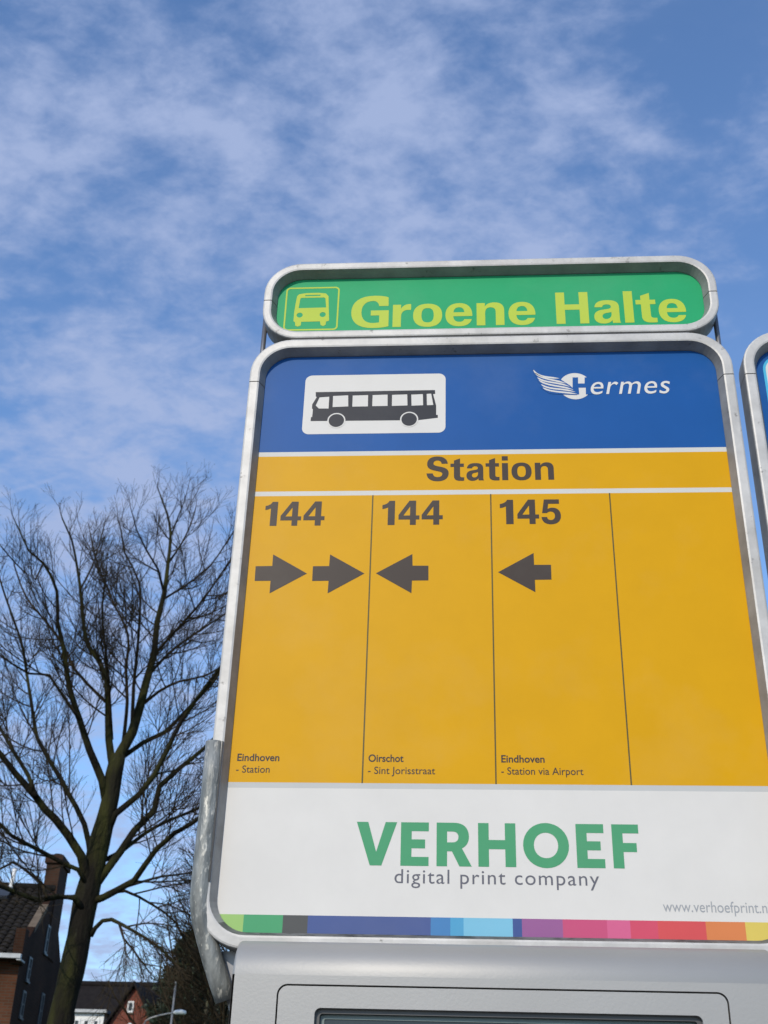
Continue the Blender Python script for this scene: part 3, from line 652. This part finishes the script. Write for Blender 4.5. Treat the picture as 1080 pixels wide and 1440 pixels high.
bare_tree(228, 64, 15.5, .2, 'large leafless tree rising behind the long dark roof', f0=.4, nl=30, spread=.42, tw_r=.019, dens=.5, ml=2.4)
bare_tree(283, 27, 8.6, .09, 'slender leafless tree between conifer and bent tube, crown of dense thin twigs', f0=.42, nl=30, spread=.36, dens=.75, ml=1.2, tw_r=.006)
bare_tree(136, 70, 10.6, .12, 'tiny distant leafless tree top above the long dark roof', nl=12, spread=.35, tw_r=.015, dens=.4, ml=1.2)

# conifer
def conifer(px, Y, H, R, label):
    b = at(px, 1430, Y); t = thing('conifer', label, 'tree', loc=(b.x, Y, -.12))
    vs, fs = tube_data([Vector((0,0,0)), Vector((.05,0,H*.5)), Vector((0,0,H*.96))], [.2,.12,.02], 8); mesh('trunk', vs, fs, BARK2, t, True)
    vv, ff = [], []; ac = Acc()
    z = H*.22
    while z < H*.99:
        rr_ = R*(1-(z/H)**1.6)+.15
        for k in range(9):
            a = rnd.uniform(0, 6.283); ln = rr_*rnd.uniform(.55,1.12)
            q, qr = wander(Vector((0,0,z)), Vector((math.cos(a), math.sin(a), rnd.uniform(-.05,.35))), ln, .022, .006, 5, .02, .12)
            ac.add(q, qr, 3)
            for m_ in range(int(30+ln*62)):
                i = rnd.randint(1, 5); c = q[i-1].lerp(q[i], rnd.random()) + rvec()*rnd.uniform(0,.16)
                d = (rvec()+Vector((math.cos(a), math.sin(a), .3))).normalized(); s_ = d.cross(rvec()).normalized()*rnd.uniform(.02,.045); l_ = rnd.uniform(.10,.22)
                n0 = len(vv); vv += [c-s_, c+s_, c+d*l_+s_*.3, c+d*l_-s_*.3]; ff.append((n0,n0+1,n0+2,n0+3))
        z += rnd.uniform(.13,.24)
    mesh('branches', ac.v, ac.f, BARK2, t)['kind'] = 'stuff'
    mesh('foliage', vv, ff, NEEDLE, t)['kind'] = 'stuff'
conifer(258, 40, 9.3, 2.6, 'dark needle-leaved conifer left of the bent tube, in front of the houses')

# ------------------------------------------------------------------ houses
def ray_plane(px, py, p, n):
    d = ray(px, py); t = (p-CP).dot(n)/d.dot(n); return CP + d*t
def window(parent, x0, x1, y, z0, z1, fm, bars_x=0, bars_z=0, fw=.06, dep=.06, mtx=None, label=None):
    """facing -y in parent space unless mtx is given"""
    def mk(name, bx, m, par):
        o = box(name, *bx, m, par)
        if mtx is not None:
            for v in o.data.vertices: v.co = mtx @ v.co
        return o
    vsx = [x0, x1]
    wf = []
    # frame as one mesh made of four bars plus glazing bars
    bars = [(x0,x0+fw,z0,z1),(x1-fw,x1,z0,z1),(x0+fw,x1-fw,z0,z0+fw),(x0+fw,x1-fw,z1-fw,z1)]
    for i in range(bars_x): xx = x0+(x1-x0)*(i+1)/(bars_x+1); bars.append((xx-fw*.35,xx+fw*.35,z0+fw,z1-fw))
    vv, ff = [], []
    for k, (a,b,c,d) in enumerate(bars):
        n0 = len(vv); e = .004*(k > 3)
        vv += [(x,yy,z) for z in (c,d) for yy in (y-dep+e, y+.02) for x in (a,b)]
        ff += [tuple(n0+i for i in f) for f in ((0,2,3,1),(4,5,7,6),(0,1,5,4),(2,6,7,3),(0,4,6,2),(1,3,7,5))]
    if bars_z:
        for i in range(bars_z):
            zz_ = z0+(z1-z0)*(i+1)/(bars_z+1); n0 = len(vv)
            vv += [(x,yy,z) for z in (zz_-fw*.3,zz_+fw*.3) for yy in (y-dep+.008, y+.02) for x in (x0+fw,x1-fw)]
            ff += [tuple(n0+i for i in f) for f in ((0,2,3,1),(4,5,7,6),(0,1,5,4),(2,6,7,3),(0,4,6,2),(1,3,7,5))]
    if mtx is not None: vv = [mtx @ Vector(v) for v in vv]
    wfo = mesh('window', vv, ff, fm, parent)
    if label: wfo['label'] = label
    mk('pane', (x0+fw*.5, x1-fw*.5, y-dep*.45, y-dep*.35, z0+fw*.5, z1-fw*.5), GLASS if mtx is None else DIMGLASS, wfo)
    mk('sill', (x0-.03, x1+.03, y-dep-.02, y+.015, z0-.05, z0-.003), STONE if mtx is None else GREYW, wfo)
    return wfo

# left house: local x to the left along the front, y back, origin at the front right corner
PH = math.radians(6.7)
c1 = at(20, 1400, 28.2); C1 = Vector((c1.x, 28.2, 0))
gz = at(27, 1338, 28.2).z              # eaves height
house = thing('brick_house', 'dark brick house with tall chimney and steep tiled roof behind the bare tree', 'house', loc=(C1.x, C1.y, -.12), rz=PH)
# local axes: +y back, -x left
Dp, Wd = 5.4, 14.; ez = gz+.12; hz = ez+1.95
def hbox(name, *a, m=None, par=house, bev=0): return box(name, *a, m, par, bev)
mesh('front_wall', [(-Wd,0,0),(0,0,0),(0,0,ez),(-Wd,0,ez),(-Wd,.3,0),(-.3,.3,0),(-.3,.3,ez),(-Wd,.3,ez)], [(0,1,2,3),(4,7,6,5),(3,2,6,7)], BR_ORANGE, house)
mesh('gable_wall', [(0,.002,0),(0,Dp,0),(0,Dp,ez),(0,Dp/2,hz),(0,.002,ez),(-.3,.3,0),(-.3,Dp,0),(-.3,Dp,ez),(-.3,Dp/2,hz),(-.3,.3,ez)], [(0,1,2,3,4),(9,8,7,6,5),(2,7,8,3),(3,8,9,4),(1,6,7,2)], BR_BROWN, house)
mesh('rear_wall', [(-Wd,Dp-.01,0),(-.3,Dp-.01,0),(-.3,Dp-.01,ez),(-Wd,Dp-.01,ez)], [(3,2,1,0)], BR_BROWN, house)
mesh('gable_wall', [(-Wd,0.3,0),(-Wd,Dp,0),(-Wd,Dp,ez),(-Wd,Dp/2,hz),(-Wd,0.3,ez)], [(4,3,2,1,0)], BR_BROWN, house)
# roof of both slopes with ribs of pantiles as real relief
rfv, rff = [], []
sl_ = Vector((0, Dp/2+.35, (hz-ez)*(Dp/2+.35)/(Dp/2)))
y0r, z0r = -.35, ez - (hz-ez)*.35/(Dp/2) + .06
nrib = 62; rows = 18; nrm = Vector((0, -sl_.z, sl_.y)).normalized()
pr_ = [(0,0.0),(.3,.045),(.6,.055),(.9,.0)]
for i in range(nrib):
    x = -.12 - i*(Wd-.1)/nrib; wdt = (Wd-.1)/nrib
    for rI in range(rows):
        t0, t1 = rI/rows, (rI+1)/rows
        n0 = len(rfv)
        for t, lift in ((t0,.035),(t1,.0)):
            for (u, h) in pr_:
                v = Vector((x-u*wdt, y0r, z0r)) + sl_*t + nrm*(h+lift); rfv.append(v)
        for q in range(3): rff.append((n0+q+1, n0+q, n0+4+q, n0+5+q))
        rff.append((n0+4*0, n0+1, n0+2, n0+3))
rt = mesh('roof_tiles', rfv, rff, TILE, house); rt['kind'] = 'stuff'
mesh('roof', [(-Wd-.1,y0r,z0r-.02),(-.02,y0r,z0r-.02),(-.02,Dp/2,hz+.05),(-Wd-.1,Dp/2,hz+.05),(-.02,Dp+.35,z0r-.02),(-Wd-.1,Dp+.35,z0r-.02)], [(0,1,2,3),(3,2,4,5)], TILE, house)
tube('ridge_tiles', [(-Wd-.1,Dp/2,hz+.10),(-.02,Dp/2,hz+.10)], .11, TILE, house, n=8)
# gutter, shoulder, coping on the verge
hbox('gutter', -Wd, .10, -.47, -.33, ez-.22, ez-.12, m=LEAD)
hbox('gutter_end', .01, .11, -.44, .02, ez-.26, ez-.225, m=LEAD)
gy = lambda t: (t*Dp/2, ez+(hz-ez)*t)
def coping(t0, t1, name='coping', m=STONE):
    a0, b0 = gy(t0); a1, b1 = gy(t1)
    mesh(name, [(-.13,a0,b0+.02),(.06,a0,b0+.02),(.06,a1,b1+.02),(-.13,a1,b1+.02),(-.13,a0,b0+.17),(.06,a0,b0+.17),(.06,a1,b1+.17),(-.13,a1,b1+.17)], [(0,3,2,1),(4,5,6,7),(0,1,5,4),(2,3,7,6),(1,2,6,5),(3,0,4,7)], m, house)
coping(.28, .66); coping(.04,.275,'verge_brick',BR_BROWN); coping(.665,.85,'verge_brick',BR_BROWN)
hbox('shoulder', -.16, .07, -.22, .16, ez-.30, ez+.50, m=BR_BROWN)
# chimney on the gable
nG = Vector((math.cos(PH), math.sin(PH), 0))
def loc(px, py):      # pixel -> local coordinates on the gable wall
    v = ray_plane(px, py, C1, nG) - Vector((C1.x, C1.y, -.12)); return Vector((v.dot(nG), v.dot(Vector((-math.sin(PH), math.cos(PH), 0))), v.z))
ch = loc(76, 1195)
ca, cb_ = loc(80,1240).y, loc(92,1240).y
cyc = (ca+cb_)/2; ctop = loc(78,1195).z+.05; hy = (cb_-ca)/2; print('chim', ca, cb_, ctop)
hbox('chimney', -.34, .03, cyc-hy, cyc+hy, hz-1.6, ctop-.22, m=BR_CHIM, par=house)
hbox('chimney_cap', -.39, .08, cyc-hy-.07, cyc+hy+.07, ctop-.22, ctop, m=BR_CHIM, par=house)
tube('chimney_pot', [(-.17,cyc-.1,ctop),(-.17,cyc-.1,ctop+.12)], .11, TILE, house)
# narrow windows of the gable, placed where the picture shows them
RZ = Matrix.Rotation(math.radians(90), 4, 'Z')
for (pa, pb, lab) in (((70,1303),(61,1339),None),((44,1347),(36,1378),None),((35,1394),(27,1430),None),((62,1398),(51,1445),None)):
    A = loc(*pa); B = loc(*pb); ym = (A.y+B.y)/2; hw = .17
    mt = Matrix.Translation(Vector((0,0,0))) @ RZ
    window(house, ym-hw, ym+hw, 0, B.z, A.z, GREYW, 0, 1, .05, .03, mtx=mt)
# skylight and vent pipe on the tiles
def on_roof(px, py):
    n = Matrix.Rotation(PH, 3, 'Z') @ nrm; o_ = Matrix.Rotation(PH, 3, 'Z') @ Vector((0,y0r,z0r)) + Vector((C1.x, C1.y, -.12)); v = ray_plane(px, py, o_, n) - Vector((C1.x, C1.y, -.12)); return Matrix.Rotation(-PH, 3, 'Z') @ v
v = on_roof(14, 1255); tube('vent_pipe', [v+Vector((0,0,-.2)), v+Vector((.02,0,.62))], .06, WHITEP, house)
v = on_roof(3, 1268); a = v; s2 = sl_.normalized()
vs = [a+Vector((-.35,0,0))+nrm*.05, a+Vector((.12,0,0))+nrm*.05, a+Vector((.12,0,0))+s2*.7+nrm*.05, a+Vector((-.35,0,0))+s2*.7+nrm*.05]; vs += [q+nrm*.09 for q in vs]
mesh('skylight', vs, [(0,3,2,1),(4,5,6,7),(0,1,5,4),(1,2,6,5),(2,3,7,6),(3,0,4,7)], GREYW, house)

# long low house behind with red cross gable and white dormers
HY = 50.
zr = at(150, 1385, HY+4).z; ridx0 = at(60, 1385, HY+4).x; ridx1 = at(560, 1385, HY+4).x
rowh = thing('terraced_house', 'long low house with dark roof, red brick cross gable and white dormers at bottom left', 'house', loc=(ridx0, HY, -.12))
W2 = ridx1-ridx0; rz2 = zr+.12; ez2 = rz2-4.2
box('wall', 0, W2, 0, 8, 0, ez2, BR_BROWN, rowh)
mesh('roof', [(-.3,-.4,ez2-.35),(W2+.3,-.4,ez2-.35),(W2+.3,4,rz2),(-.3,4,rz2),(W2+.3,8.4,ez2-.35),(-.3,8.4,ez2-.35),(-.3,-.4,ez2-.5),(W2+.3,-.4,ez2-.5),(W2+.3,8.4,ez2-.5),(-.3,8.4,ez2-.5)], [(0,1,2,3),(3,2,4,5),(6,9,8,7),(0,6,7,1),(1,7,8,4,2),(5,9,6,0,3)], TILE2, rowh)
tube('ridge_tiles', [(-.3,4,rz2+.03),(W2+.3,4,rz2+.03)], .12, TILE2, rowh, n=8)
GYf = -1.2
ap = at(190, 1388, HY+GYf); lf = at(153, 1440, HY+GYf); rg = at(208, 1436, HY+GYf)
gx = ap.x-ridx0; gzt = ap.z+.12; slope = (ap.z-lf.z)/(ap.x-lf.x); gw = (gzt-ez2)/slope*1.0
mesh('cross_gable', [(gx-gw,GYf,0),(gx+gw,GYf,0),(gx+gw,GYf,ez2),(gx,GYf,gzt),(gx-gw,GYf,ez2),(gx-gw,3,0),(gx+gw,3,0),(gx+gw,3,ez2),(gx,3,gzt),(gx-gw,3,ez2)], [(0,1,2,3,4),(1,6,7,2),(5,0,4,9)], BR_RED, rowh)
for s in (-1, 1):
    mesh('gable_roof', [(gx,GYf-.25,gzt+.06),(gx+s*(gw+.25),GYf-.25,ez2-.25*slope+.06),(gx+s*(gw+.25),4,ez2-.25*slope+.06),(gx,4,gzt+.06),(gx,GYf-.25,gzt+.20),(gx+s*(gw+.25),GYf-.25,ez2-.25*slope+.20),(gx+s*(gw+.25),4,ez2-.25*slope+.20),(gx,4,gzt+.20)],
         [(0,1,2,3),(4,7,6,5),(0,4,5,1),(1,5,6,2),(2,6,7,3)], TILE2, rowh)
q1 = at(181.5, 1408, HY+GYf); q2 = at(187.5, 1424, HY+GYf)
window(rowh, q1.x-ridx0-.03, q1.x-ridx0+.22, GYf-.005, q2.z+.12, q1.z+.12, WHITEP, 0, 0, .06, .05, label='small white slit window in the red gable')
tube('vent', [(gx-.0,GYf-.1,q2.z-.35),(gx-.0,GYf+.05,q2.z-.35)], .09, WHITEP, rowh)
def dormer(pl, pr, pt, lab):
    Yd = .6; a = at(pl, pt, HY+Yd); b = at(pr, pt, HY+Yd); x0, x1, zt = a.x-ridx0, b.x-ridx0, a.z+.12
    d = box('dormer', x0, x1, Yd, 3.4, zt-1.6, zt, WHITEP, rowh); d['label'] = lab
    box('dormer_roof', x0-.15, x1+.15, Yd-.2, 3.5, zt+.003, zt+.12, LEAD, d)
    n = 3; w_ = (x1-x0-.2)/n
    for i in range(n):
        xa_ = x0+.1+i*w_; box('dormer_window', xa_+.05, xa_+w_-.05, Yd-.035, Yd-.003, zt-1.3, zt-.22, WHITEP, d)
        box('pane', xa_+.13, xa_+w_-.13, Yd-.045, Yd-.037, zt-1.2, zt-.30, GLASS, d)
dormer(100, 147, 1424, 'white three-light dormer left of the red gable')
dormer(243, 292, 1433, 'white dormer right of the red gable')
q = at(266, 1392, HY+3.2); hx = q.x-ridx0
box('chimney', hx-.30, hx+.30, 2.6, 3.4, rz2-1.6, rz2+.0, BR_RED, rowh)

# ------------------------------------------------------------------ street lamp and mast
LY = 20.5
lp = at(203, 1440, LY)
lamp = thing('street_lamp', 'grey street lamp with curved arm reaching right below the conifer', 'street lamp', loc=(lp.x, LY, 0-.12))
pp = [at(203,1440,LY), at(205,1435.5,LY), at(212,1431.5,LY), at(224,1428,LY), at(236,1425.5,LY), at(247,1424.5,LY)]
off = Vector((lp.x, LY, -.12))
tube('pole', [(0,0,0),(0,0,3),tuple(pp[0]-off)], [.05,.04,.025], LAMPG, lamp)
tube('arm', [p-off for p in pp], .014, LAMPG, lamp, n=8)
h0 = at(244,1424.4,LY)-off; h1 = at(262,1424,LY)-off
hd = h0.lerp(h1,.5); tube('lamp_head', [h0, h0.lerp(h1,.15)+Vector((0,0,.01)), h0.lerp(h1,.6)+Vector((0,0,.012)), h0.lerp(h1,.93), h1], [.020,.036,.042,.032,.013], WHITEP, lamp, n=12)
my = 21.5; m0 = at(247, 1384, my); mb = at(238, 1440, my)
mast = thing('flagpole', 'thin pale pole crossing the street lamp arm', 'pole', loc=(mb.x, my, -.12))
tube('pole', [(0,0,0), (m0.x-mb.x, 0, m0.z+.12)], [.03,.018], LAMPG, mast)
tube('finial', [(m0.x-mb.x,0,m0.z+.121),(m0.x-mb.x,0,m0.z+.17)], [.03,.012], LAMPG, mast)
